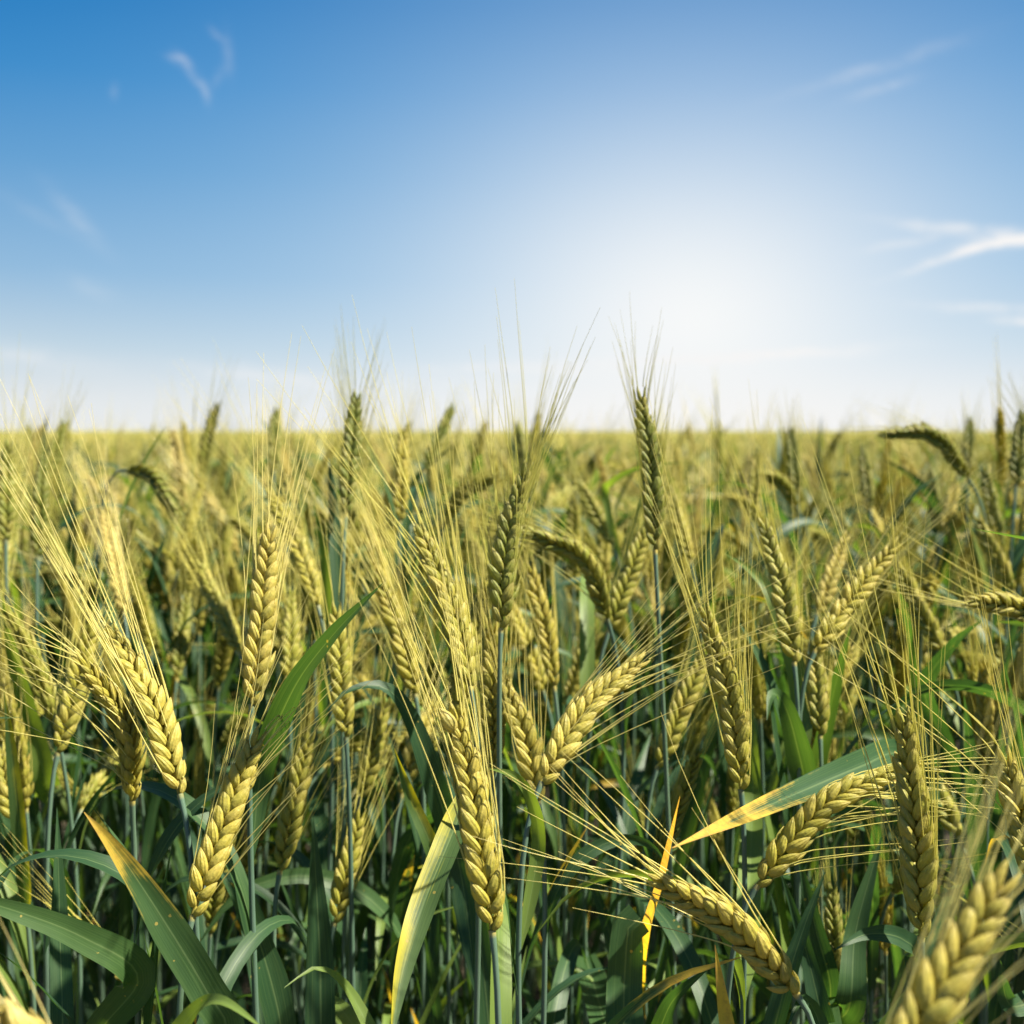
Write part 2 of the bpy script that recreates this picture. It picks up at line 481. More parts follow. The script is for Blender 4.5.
def build_ear(C, ref, lod, r, awn_len=0.11, awn_k=0.7, spread=0.17, bias=None, ear=None, beard=None, mi=(0, 0), fat=1.0, awn_w=0.0003, curl=0.12):
    """husks in two facing ranks of three along the curve C, an awn on most of them"""
    L = np.linalg.norm(np.diff(C, axis=0), axis=1).sum()
    n_nodes = max(10, int(round(L / 0.0036)))
    CC = spline(C[np.linspace(0, len(C) - 1, 6).astype(int)], n_nodes + 2)
    T, N, B = frames(CC, ref)
    tv, tuv, tf = KT[lod]
    Vs, UVs, Fs = [], [], []
    tips = []
    cnt = 0
    for i in range(n_nodes):
        s = i / (n_nodes - 1)
        side = 0 if i % 2 == 0 else math.pi
        size = (0.62 + 0.38 * min(1, s / 0.16)) * (1 - 0.36 * max(0, (s - 0.62) / 0.38) ** 1.4)
        for k in (-1, 0, 1):
            if lod == 0 and k == 0 and i % 4 > 1:
                continue
            # ranks sit left and right of the line of sight; N points to the viewer
            phi = side + k * R(57) + r.normal(0, 0.05)
            e1 = B[i] * math.cos(phi) + N[i] * math.sin(phi)          # where it sits
            phl = side + k * R(24)
            e2 = B[i] * math.cos(phl) + N[i] * math.sin(phl)          # where it leans
            lean = R(29 if k else 20) + r.normal(0, 0.09)
            lean *= (1 - 0.35 * s)
            ax = T[i] * math.cos(lean) + e2 * math.sin(lean)
            out = nrm(e1 - ax * (e1 @ ax))
            wd = np.cross(out, ax)
            sz = size * r.uniform(0.86, 1.10)
            ln = 0.0142 * sz * (0.95 if k else 1.0)
            wi = 0.00305 * sz * fat * (1.0 if k else 0.85)
            th = 0.00200 * sz * fat
            o = CC[i] + e1 * (0.0017 * sz * fat)
            Vs.append(o + tv[:, :1] * ln * ax + tv[:, 1:2] * wi * wd + tv[:, 2:3] * th * out)
            UVs.append(tuv * [.94, 1] + [i * 3 + k + 2.03, 0]); Fs.append(tf + cnt); cnt += len(tv)
            if r.random() < awn_k:
                tips.append((o + ax * ln * 0.97, ax, T[i], e2, s))
    # the top spikelet closes the ear
    for k in range(3 if lod else 1):
        ph = k * 2.1
        e = B[-1] * math.cos(ph) + N[-1] * math.sin(ph)
        ax = nrm(T[-1] + 0.22 * e); out = nrm(e - ax * (e @ ax)); wd = np.cross(out, ax)
        Vs.append(CC[-2] + e * 0.0008 + tv[:, :1] * 0.0105 * ax + tv[:, 1:2] * 0.0016 * fat * wd + tv[:, 2:3] * 0.0014 * fat * out)
        UVs.append(tuv); Fs.append(tf + cnt); cnt += len(tv)
        tips.append((CC[-2] + ax * 0.010, ax, T[-1], e, 1.0))
    ear.add(np.vstack(Vs), np.vstack(UVs), [np.vstack(Fs)], mi[0])
    if lod > 0:                                          # the rachis in the middle
        tube(ear, CC, 0.0011, 5, mi[0])
    Tt = T[-1]
    nseg, sd = {3: (7, 4), 2: (6, 3), 1: (4, 3), 0: (2, 3)}[lod]
    for (p, ax, t_, e2, s) in tips:
        ln = (awn_len * r.uniform(0.62, 1.08)) * (1.0 + 0.25 * (1 - s))
        aim = nrm(0.55 * t_ + 0.45 * Tt)
        d0 = nrm(ax * 0.45 + aim * 0.55)
        d1 = nrm(aim + e2 * (spread * r.uniform(0.45, 1.35)) + r.normal(0, 0.035, 3))
        if bias is not None:
            d1 = nrm(d1 + bias * r.uniform(0.7, 1.3))
        d2 = nrm(d1 + e2 * curl * r.uniform(-0.5, 1.3) + r.normal(0, 0.07, 3))
        if r.random() < 0.12:                     # snapped short
            ln *= r.uniform(0.3, 0.6)
        q = bezier(p, p + d0 * ln * 0.10, p + d1 * ln * 0.55, p + d1 * ln * 0.55 + d2 * ln * 0.45, nseg)
        x = np.linspace(0, 1, nseg)
        tube(beard, q, awn_w * (1.25 - 1.0 * x), sd, mi[1])


def build_leaf(buf, P, width, r, ref, n=18, cols=7, twist=0.0, fold=0.25, mi=0, blunt=False, wave=0.05, face=None):
    C = spline(P, n)
    T, N, B = frames(C, ref)
    s = np.linspace(0, 1, n)
    if face is not None:                       # the blade shows its broad side to this point all along
        N = face - C
        N = nrm(N - T * (N * T).sum(1)[:, None])
        B = np.cross(T, N)
    prof = np.minimum(1, 0.42 + s / 0.22 * 0.58) * (1 - np.clip((s - 0.45) / 0.55, 0, 1) ** 1.9)
    if face is not None:
        prof = prof * np.minimum(1, 0.22 + s / 0.16)
    if blunt:
        prof = np.minimum(1, 0.8 + s)
    prof = prof * (1 + 0.05 * np.interp(s, np.linspace(0, 1, 9), r.normal(0, 1, 9)))
    prof = np.maximum(prof, 0.02)
    ph = r.uniform(0, 6.28)
    tw = twist * (s - (0.5 if face is not None else 0.0)) + 0.16 * np.sin(s * 5 + ph)
    Bt = B * np.cos(tw)[:, None] + N * np.sin(tw)[:, None]
    Nt = N * np.cos(tw)[:, None] - B * np.sin(tw)[:, None]
    u = np.linspace(-1, 1, cols)
    hw = width / 2 * prof
    ripple = wave * np.sin(s * 17 + ph)[:, None] * u[None, :] + 0.4 * wave * np.sin(s * 31 + ph * 2)[:, None] * (u[None, :] ** 2)
    V = C[:, None, :] + Bt[:, None, :] * (u[None, :] * hw[:, None])[..., None] \
        + Nt[:, None, :] * ((np.abs(u)[None, :] ** 1.4 * fold + ripple) * hw[:, None])[..., None]
    UV = np.stack(np.broadcast_arrays((u * 0.5 + 0.5)[None, :], s[:, None]), -1)
    buf.add(V.reshape(-1, 3), UV.reshape(-1, 2), [grid_faces(n, cols, False)], mi)


def stem_curve(B0, T0, ground, n=22, k=0.05):
    h = B0[2]
    g = np.asarray(ground, float)
    p1 = B0 - T0 * k * 1.6
    # bends under the ear, then runs down to the root
    knee = g + (np.array([B0[0], B0[1], 0]) - np.array([g[0], g[1], 0])) * 0.55 + np.array([0, 0, h * 0.55])
    up = bezier(B0, p1, knee + np.array([0, 0, min(0.14, h * 0.25)]), knee, n // 2 + 1)
    lo = bezier(knee, knee - np.array([0, 0, 0.14]), g + np.array([0, 0, 0.2]), g, n - n // 2)
    return np.vstack([up[:-1], lo])


def build_stem(buf, C, r, sides=8, rad=0.00125, mi=0, sheath=True):
    n = len(C)
    s = np.linspace(0, 1, n)
    rr = rad * (0.85 + 0.25 * np.minimum(1, s * 4))
    rr[0] = rad * 1.15
    if sheath:
        # sheath starts some way down: a step in thickness with a collar
        k = int(n * r.uniform(0.32, 0.5))
        rr[k:] += rad * 0.55
        rr[k] += rad * 0.35
        for q in (int(n * 0.62), int(n * 0.84)):          # swollen nodes
            rr[q] += rad * 0.7
    tube(buf, C, rr, sides, mi)


def leaf_path(stem, k, phi, length, rise, droop, n=7):
    """a blade leaving the stem at index k towards azimuth phi"""
    p = stem[k]
    d = np.array([math.cos(phi), math.sin(phi), 0])
    pts = [p]
    a = rise
    step = length / (n - 1)
    for i in range(n - 1):
        a2 = a
        pts.append(pts[-1] + step * (d * math.sin(a2) + np.array([0, 0, math.cos(a2)])))
        a += droop * (0.5 + i / (n - 1)) * 2 / n
    return np.array(pts)


def link(name, me, parent=None, tint=None):
    o = bpy.data.objects.new(name, me)
    COL.objects.link(o)
    if parent is not None:
        o.parent = parent
    if tint is not None:
        o['tint'] = float(tint)
    return o


def thing(name, loc, label, cat, group=None):
    o = bpy.data.objects.new(name, None)
    o.empty_display_size = 0.02
    COL.objects.link(o)
    o.location = loc
    o['label'] = label; o['category'] = cat
    if group:
        o['group'] = group
    return o

# ------------------------------------------------------------------ ground
def ground():
    xs = np.concatenate([-np.geomspace(4000, 3, 26), np.linspace(-2.6, 2.6, 60), np.geomspace(3, 4000, 26)])
    ys = np.concatenate([-np.geomspace(600, 2, 14), np.linspace(-1.6, 3.6, 60), np.geomspace(4, 6000, 30)])
    X, Y = np.meshgrid(xs, ys)
    near = np.exp(-(X ** 2 + Y ** 2) / 30)
    Z = near * (0.014 * np.sin(X * 9.1 + 1.3 * np.sin(Y * 6)) + 0.012 * np.sin(Y * 13 + X * 5))
    V = np.stack([X, Y, Z], -1).reshape(-1, 3)

    def build(g):
        pos = g.n('ShaderNodeNewGeometry').outputs['Position']
        c = g.ramp(g.noise(pos, 14.0, 6.0, 0.65), [(0.3, (0.035, 0.026, 0.017)), (0.7, (0.105, 0.080, 0.050))])
        p = g.n('ShaderNodeBsdfPrincipled'); g.put(p.inputs['Base Color'], c); p.inputs['Roughness'].default_value = 0.95
        g.put(p.inputs['Normal'], bump(g, g.noise(pos, 40.0, 5.0), 0.8, 0.02))
        return p.outputs[0]
    me = make_mesh('ground', V, V[:, :2], [grid_faces(len(ys), len(xs), False)], [np.zeros((len(ys) - 1) * (len(xs) - 1))], [mat('soil', build)])
    o = link('ground', me)
    o['kind'] = 'structure'; o['label'] = 'dark bare soil under the crop'; o['category'] = 'ground'


ground()

# ------------------------------------------------------------------ the ears one can tell apart in the photograph
# id: base px, tip px, (mid px), depth of base, tip depth - base depth, tint, awn length, awn aim px, stem px x at y=1000, label, short name
H = []


def hero(i, base, tip, d, dd, tint, label, ref, mid=None, awn=0.115, aim=None, sx=None, yaw=0.0, fat=1.0, spread=0.13, lod=2, k=0.36):
    H.append(dict(i=i, base=base, tip=tip, d=d, dd=dd, tint=tint, label=label, ref=ref, mid=mid, awn=awn, aim=aim, sx=sx, yaw=yaw,
                  fat=fat, spread=spread, lod=lod, k=k))


hero(1, (180, 794), (113, 634), .53, .03, .70, 'golden ear leaning left whose long awns sweep up to the skyline at far left', 'golden ear with awns sweeping to the skyline', mid=(155, 712), awn=.145, aim=(30, 470), sx=196, lod=3, k=.22, spread=.10, yaw=.2)
hero(2, (132, 800), (84, 664), .56, -.02, .62, 'twisted shaded ear with awns flaring to the left edge, behind the leaning golden one', 'twisted ear with awns flaring left', mid=(126, 728), awn=.10, aim=(-10, 615), sx=126, fat=.85, yaw=.7, spread=.2)
hero(3, (58, 752), (91, 628), .66, .02, .50, 'ear tilting right on a bluish slanted stem near the left edge', 'ear on bluish slanted stem', sx=22, awn=.09)
hero(4, (252, 704), (269, 536), .56, .02, .74, 'upright pale golden ear with straight vertical awns standing clear left of centre', 'upright pale golden ear left of centre', lod=3, awn=.11, sx=262, spread=.12, fat=1.08)
hero(5, (124, 612), (104, 515), .92, .05, 1.0, 'bleached straw white ear glowing in the sun behind the awns at left', 'bleached straw white ear', awn=.11, mid=(115, 562))
hero(6, (38, 556), (43, 462), .95, .02, .02, 'stiff upright dark green ear in the soft distance near the left edge', 'stiff dark green ear near left edge', awn=.05, fat=.95)
hero(7, (318, 606), (270, 494), .84, .05, .58, 'soft yellow ear leaning left with a broad brush of pale awns', 'soft yellow ear with brush of awns', awn=.13, aim=(226, 418), mid=(300, 552))
hero(8, (239, 652), (201, 566), .88, .04, .45, 'blurred olive ear leaning left behind the pale golden upright one', 'blurred olive ear', awn=.10)
hero(9, (290, 690), (291, 594), .86, .03, .42, 'blurred squat ear just right of the upright pale golden one', 'blurred squat ear', awn=.09)
hero(10, (177, 678), (186, 598), 1.0, .03, .18, 'small blurred dark ear in the shade above the leaning golden pair', 'small blurred dark ear in shade', awn=.07)
hero(11, (128, 470), (176, 514), 1.0, -.03, .06, 'dark drooping ear hooked over to the right with golden awns trailing down', 'dark hooked drooping ear', mid=(152, 477), awn=.09, aim=(205, 570))
hero(12, (346, 513), (356, 398), .80, .03, .02, 'tall dark ear left of centre breaking the skyline with a fan of awns', 'tall dark ear breaking skyline left of centre', awn=.07, aim=(362, 322), k=.62, spread=.2)
hero(13, (470, 686), (421, 534), .58, .03, .50, 'stout ear leaning left with very long awns fanning up and left', 'stout ear with fanned awns', mid=(452, 612), awn=.13, aim=(372, 440), sx=466, lod=3, k=.28, spread=.2, yaw=.3, fat=1.12)
hero(14, (501, 628), (525, 472), .60, .02, .14, 'dark green braided ear at centre with thin awns crossing the skyline', 'dark braided centre ear', mid=(506, 550), awn=.098, aim=(534, 372), sx=506, lod=3, k=.5, spread=.22, yaw=-.15)
hero(15, (607, 618), (531, 533), .74, -.02, .28, 'ear arched over to the left with a sunlit back', 'arched ear with sunlit back', mid=(585, 561), awn=.09, aim=(470, 515))
hero(16, (610, 628), (646, 528), .78, .02, .40, 'ear leaning right, sharing a foot with the arched one', 'right leaning twin of arched ear', awn=.09)
hero(17, (655, 550), (641, 397), .66, .02, .08, 'tall dark ear right of centre with its tip above the skyline', 'tall dark ear breaking skyline right of centre', awn=.058, aim=(640, 320), k=.5, spread=.17, mid=(651, 470), fat=.85, sx=722)
hero(18, (554, 686), (531, 570), .76, .02, .62, 'slim yellow green ear hanging straight between the centre stems', 'slim yellow green ear', awn=.10, fat=.85, mid=(545, 627))
hero(19, (415, 694), (380, 580), .72, .02, .55, 'broad soft ear leaning left behind the raised leaf tip', 'broad soft ear behind raised leaf tip', awn=.11, mid=(401, 637), sx=421)
hero(20, (346, 737), (336, 612), .66, .02, .48, 'narrow ear partly covered by the rising leaf tip', 'narrow ear under rising leaf tip', awn=.10, sx=350)
hero(21, (446, 522), (495, 478), 1.0, -.03, .35, 'small nodding ear in the blurred rows left of the dark braided ear', 'small nodding blurred ear', mid=(462, 494), awn=.07)
hero(22, (492, 930), (456, 716), .455, .02, .66, 'large braided golden ear front and centre with a burst bright tip kernel', 'large golden front ear at centre', mid=(476, 818), awn=.13, aim=(415, 570), sx=490, lod=3, spread=.13, yaw=.1, fat=1.06)
hero(23, (494, 768), (492, 630), .62, .01, .60, 'flat yellow ear standing straight behind the large golden front one', 'flat yellow ear behind the large golden one', awn=.10, sx=497)
hero(24, (538, 800), (507, 690), .60, .02, .70, 'plump golden ear leaning left against the large slanted one', 'plump golden left leaning ear', mid=(526, 740), awn=.10, aim=(490, 590), sx=532)
hero(25, (542, 782), (638, 663), .54, .04, .72, 'large golden ear slanting right with parallel awns fanning right', 'large golden ear slanting right', mid=(584, 712), awn=.10, aim=(735, 600), sx=527, lod=3, spread=.2, fat=1.08)
hero(26, (361, 797), (385, 702), .72, .02, .42, 'slim ear tilting right under the curled leaf arch', 'slim ear under curled leaf arch', awn=.09, fat=.9)
hero(27, (335, 922), (359, 818), .66, .02, .48, 'small low ear tilting right, left of the yellow leaf', 'small low ear left of yellow leaf', awn=.08, sx=331, fat=.95)
hero(28, (658, 766), (704, 655), .70, .02, .46, 'slim ear tilting right just behind the paired upright one', 'slim ear of right centre pair', awn=.09, sx=653)
hero(29, (741, 789), (705, 614), .56, .02, .52, 'upright olive ear tilting left with dense vertical awns, right of centre', 'upright olive ear right of centre', mid=(730, 700), awn=.115, aim=(680, 490), sx=738, lod=3, spread=.13)
hero(30, (794, 662), (764, 527), .66, .03, .42, 'blurred olive ear leaning left below the bright folded leaf', 'blurred olive ear below bright leaf', mid=(783, 592), awn=.10, sx=801)
hero(31, (820, 735), (814, 652), .68, .02, .44, 'short ear standing at the foot of the big slanted right one', 'short ear at foot of slanted one', awn=.07, sx=823)
hero(32, (816, 650), (893, 547), .67, .03, .62, 'ear slanting right with awns gathered into a pointed bright sheaf', 'slanting ear with sheafed awns', mid=(846, 606), awn=.10, aim=(935, 495), sx=815, spread=.1)
hero(33, (818, 612), (845, 538), .90, .03, .80, 'soft pale ear whose awns close into a spear right of centre', 'soft pale ear with spear of awns', awn=.08, aim=(860, 490), spread=.05)
hero(34, (942, 652), (895, 563), .82, .02, .46, 'blurred ear leaning left among the dark right hand leaves', 'blurred ear among dark right leaves', awn=.08)
hero(35, (1046, 620), (976, 602), .66, -.01, .55, 'ear entering sideways at the right edge with awns pointing left', 'sideways ear at right edge', mid=(1010, 606), awn=.09, aim=(860, 560))
hero(36, (968, 478), (884, 434), 1.0, -.02, .12, 'big dark ear bowed into an arch against the right skyline', 'dark arched ear on right skyline', mid=(934, 436), awn=.07, aim=(840, 440))
hero(37, (797, 494), (791, 430), 1.22, .02, .08, 'small upright dark ear touching the skyline above the bright leaf', 'small upright dark ear at skyline', awn=.05)
hero(38, (870, 508), (863, 448), 1.25, .02, .10, 'narrow dark ear in the hazy rows left of the arched one', 'narrow dark hazy ear', awn=.06)
hero(39, (921, 936), (903, 722), .47, .01, .46, 'long olive braided ear standing straight in front at right', 'long olive front ear at right', mid=(916, 830), awn=.125, aim=(875, 580), sx=914, lod=3, spread=.12, yaw=-.1)
hero(40, (868, 1120), (1000, 884), .29, .02, .72, 'huge soft focus ear closest of all, cut by the bottom right corner', 'huge closest ear at bottom right', mid=(938, 990), awn=.085, aim=(1100, 745), lod=3, spread=.24)
hero(41, (795, 992), (662, 882), .47, .0, .68, 'fat ear lying low with long awns streaming left across the dark leaves', 'fat low ear with awns streaming left', mid=(735, 926), awn=.09, aim=(520, 805), sx=815, lod=3, spread=.30, fat=1.15, yaw=-.4)
hero(42, (758, 885), (892, 772), .53, .02, .56, 'ear bent over to the right beneath the yellow tipped leaf', 'bent ear beneath yellow tipped leaf', mid=(822, 808), awn=.07, aim=(990, 770), sx=747, lod=3)
hero(43, (1034, 884), (1005, 760), .50, .02, .62, 'golden ear at the right edge with a wide brush of fine awns', 'golden ear with brush at right edge', mid=(1022, 822), awn=.12, aim=(935, 640), lod=3, spread=.35)
hero(44, (958, 836), (930, 776), .72, .02, .40, 'half hidden ear right of the long olive front one', 'half hidden ear beside long olive one', awn=.06)
hero(45, (193, 915), (256, 740), .51, .03, .68, 'large plump ear slanting right in front with an open fan of awns', 'large plump slanting front ear at left', mid=(220, 832), awn=.09, aim=(330, 610), sx=191, lod=3, spread=.26, fat=1.12)
hero(46, (280, 870), (308, 740), .62, .02, .46, 'dull green ear tilting right just behind the large plump slanting front one', 'dull green ear behind plump slanting one', awn=.085, aim=(345, 640), sx=292)
hero(47, (14, 822), (0, 750), .70, .02, .50, 'ear half cut off by the left edge beside a yellow leaf', 'ear cut by left edge', awn=.06)
hero(48, (72, 1092), (-34, 1022), .32, .0, .92, 'pale ear peeping in at the bottom left corner', 'pale ear in bottom left corner', awn=.05, aim=(-120, 940), mid=(24, 1045))
hero(49, (656, 625), (655, 586), 1.05, .02, .85, 'tiny pale ear glinting below the tall dark right of centre ear', 'tiny pale glinting ear', awn=.04, fat=.8)
hero(50, (425, 470), (452, 408), 1.15, .03, .03, 'dark pointed ear slanting right against the sky left of centre', 'dark pointed ear against sky', awn=.03, fat=.9)
hero(51, (274, 470), (276, 411), 1.2, .02, .05, 'short dark ear tip poking above the skyline in the left half', 'short dark tip above left skyline', awn=.03)
hero(52, (48, 478), (63, 424), 1.15, .02, .10, 'dark ear with a few sparse awns above the left skyline', 'dark sparse awned ear at left skyline', awn=.06, k=.25, aim=(74, 380))
hero(53, (6, 540), (8, 446), .92, .02, .15, 'green ear at the extreme left edge just under the skyline', 'green ear under skyline at left edge', awn=.09, aim=(8, 355))
hero(54, (400, 520), (403, 434), 1.0, .02, .62, 'pale blurred upright ear right of the tall dark skyline ear', 'pale blurred upright ear', awn=.06)
hero(55, (796, 506), (758, 474), 1.15, -.02, .30, 'nodding ear tipped left in the hazy rows right of centre', 'nodding hazy ear tipped left', mid=(780, 482), awn=.07)
hero(56, (1016, 484), (1022, 414), 1.05, .02, .0, 'dark green ear against the sky at the right edge', 'dark ear against sky at right edge', awn=.05, aim=(1006, 372))
hero(57, (968, 470), (970, 420), 1.35, .02, .12, 'thin blurred ear poking over the skyline above the arched one', 'thin blurred ear over right skyline', awn=.05)
hero(58, (1012, 590), (978, 520), .98, .02, .48, 'blurred ear leaning left near the right edge in mid field', 'blurred left leaner near right edge', awn=.08)
hero(59, (943, 532), (956, 484), 1.25, .02, .78, 'short bright yellow ear tilting right in the hazy right rows', 'short bright yellow hazy ear', awn=.05)
hero(60, (612, 545), (580, 484), 1.05, .02, .40, 'blurred ear leaning left between the centre and right skyline ears', 'blurred ear between skyline ears', awn=.09)
hero(61, (1000, 548), (985, 470), 1.08, .02, .1, 'dark slender ear in the hazy rows below the right skyline', 'dark slender ear in right rows', awn=.06)
hero(62, (752, 520), (757, 452), 1.1, .02, .5, 'soft upright ear above the bright folded leaf', 'soft upright ear above bright leaf', awn=.07)
hero(63, (690, 560), (668, 488), 1.0, .03, .55, 'soft golden blurred ear just behind the tall dark skyline ear right of centre', 'soft golden ear behind tall dark one', awn=.09)

# leaves drawn by hand: plant id -> list of (pixels base..tip, depth at base, depth at tip, width m, material, twist, blunt)
LEAVES = {
    45: [([(226, 1040), (206, 990), (148, 896), (112, 845), (84, 812)], .50, .47, .0165, 'leaf_dry', .5, 0),
         ([(170, 1050), (194, 1012), (222, 1001), (268, 1032)], .44, .40, .009, 'leaf_pale', .3, 0)],
    2: [([(96, 1045), (138, 978), (80, 936), (0, 906), (-60, 892)], .55, .46, .0165, 'leaf', .5, 0)],
    46: [([(282, 1040), (272, 985), (248, 905), (229, 836)], .60, .58, .0165, 'leaf', .25, 0)],
    27: [([(322, 1060), (320, 960), (316, 880), (313, 816)], .60, .60, .0165, 'leaf', .2, 0),
         ([(378, 1055), (350, 992), (318, 968), (284, 988)], .50, .46, .009, 'leaf_pale', .8, 0)],
    13: [([(457, 822), (443, 856), (422, 908), (403, 970), (390, 1045)], .545, .47, .0135, 'leaf_yellow', .9, 0),
         ([(462, 880), (440, 800), (412, 722), (386, 688), (350, 690), (326, 712)], .62, .57, .014, 'leaf', 1.3, 0)],
    4: [([(262, 770), (292, 692), (332, 636), (383, 583)], .56, .48, .012, 'leaf', .4, 0)],
    34: [([(936, 790), (900, 754), (862, 766), (800, 792), (740, 818), (672, 848)], .72, .44, .0175, 'leaf_dry', .25, 0),
         ([(944, 745), (925, 690), (952, 646), (982, 620)], .80, .72, .014, 'leaf', .9, 0),
         ([(884, 870), (872, 828), (852, 811), (826, 822)], .72, .62, .013, 'leaf', .7, 0)],
    28: [([(640, 980), (645, 935), (661, 880), (680, 796)], .66, .455, .006, 'leaf_straw', .3, 0),
         ([(652, 1050), (672, 1002), (712, 965)], .60, .55, .014, 'leaf', .3, 0)],
    29: [([(736, 1070), (724, 1010), (715, 945)], .50, .49, .010, 'leaf_dry_more', .2, 0),
         ([(752, 820), (752, 740), (744, 676)], .70, .72, .014, 'leaf_pale', .3, 0)],
    31: [([(848, 1010), (856, 930), (882, 836)], .60, .62, .016, 'leaf', .2, 0),
         ([(826, 1040), (806, 950), (780, 870)], .58, .58, .013, 'leaf', .3, 0),
         ([(834, 1060), (816, 1014), (802, 998), (786, 1030)], .50, .46, .014, 'leaf', .3, 0)],
    30: [([(806, 800), (796, 742), (784, 704), (772, 694), (767, 720)], .66, .60, .014, 'leaf', .6, 0),
         ([(800, 690), (773, 600), (750, 570), (724, 553)], .70, .74, .013, 'leaf_pale', .9, 0),
         ([(830, 1000), (816, 930), (797, 852)], .62, .60, .012, 'leaf', .3, 0)],
    16: [([(619, 1060), (624, 985), (629, 925), (640, 918)], .58, .58, .019, 'leaf', .1, 1)],
    25: [([(538, 850), (532, 802), (514, 776), (486, 768)], .54, .49, .007, 'leaf_pale', .7, 0)],
    19: [([(436, 860), (412, 800), (394, 748)], .60, .58, .013, 'leaf_yellow', .6, 0)],
    39: [([(918, 970), (904, 940), (868, 934), (834, 950)], .50, .46, .010, 'leaf', .9, 0)],
    3: [([(62, 1060), (60, 930), (57, 808)], .56, .58, .013, 'leaf', .1, 0)],
    6: [([(48, 790), (30, 722), (12, 650), (2, 596)], .80, .70, .017, 'leaf_pale', .5, 0)],
    7: [([(329, 640), (325, 560), (313, 502)], .84, .80, .008, 'leaf_pale', .4, 0)],
    60: [([(606, 500), (612, 482), (640, 468), (684, 462)], 1.05, 1.0, .007, 'leaf_pale', .6, 0)],
    47: [([(22, 860), (12, 760), (4, 690)], .66, .62, .008, 'leaf_yellow', .4, 0)],
    43: [([(1046, 1010), (1010, 1005), (1000, 960)], .50, .47, .012, 'leaf', .3, 0)],
}

ear_px = []                      # (pixels along ear, depth) of the ears placed so far


def clear_floor(x, y):
    return np.array([x, y, 0.0])


def hero_curve(h):
    P = [at(*h['base'], h['d'])]
    if h['mid']:
        P.append(at(*h['mid'], h['d'] + h['dd'] * .5))
    P.append(at(*h['tip'], h['d'] + h['dd']))
    return spline(P, 30)


for h in H:
    pp = proj(hero_curve(h))
    ear_px.append((pp[::3, :2], pp[:, 2].mean(), h))


def covers(path, margin, skip=None, slack=.0):
    """does a blade along this path hide one of the known ears?"""
    q = proj(spline(path, 16))
    for (hp, hd, hh) in ear_px:
        if hh is skip:
            continue
        near_ = q[:, 2] < hd + slack
        if near_.any() and np.sqrt(((q[near_][:, None, :2] - hp[None]) ** 2).sum(-1)).min() < margin * .6 / hd:
            return True
    return False


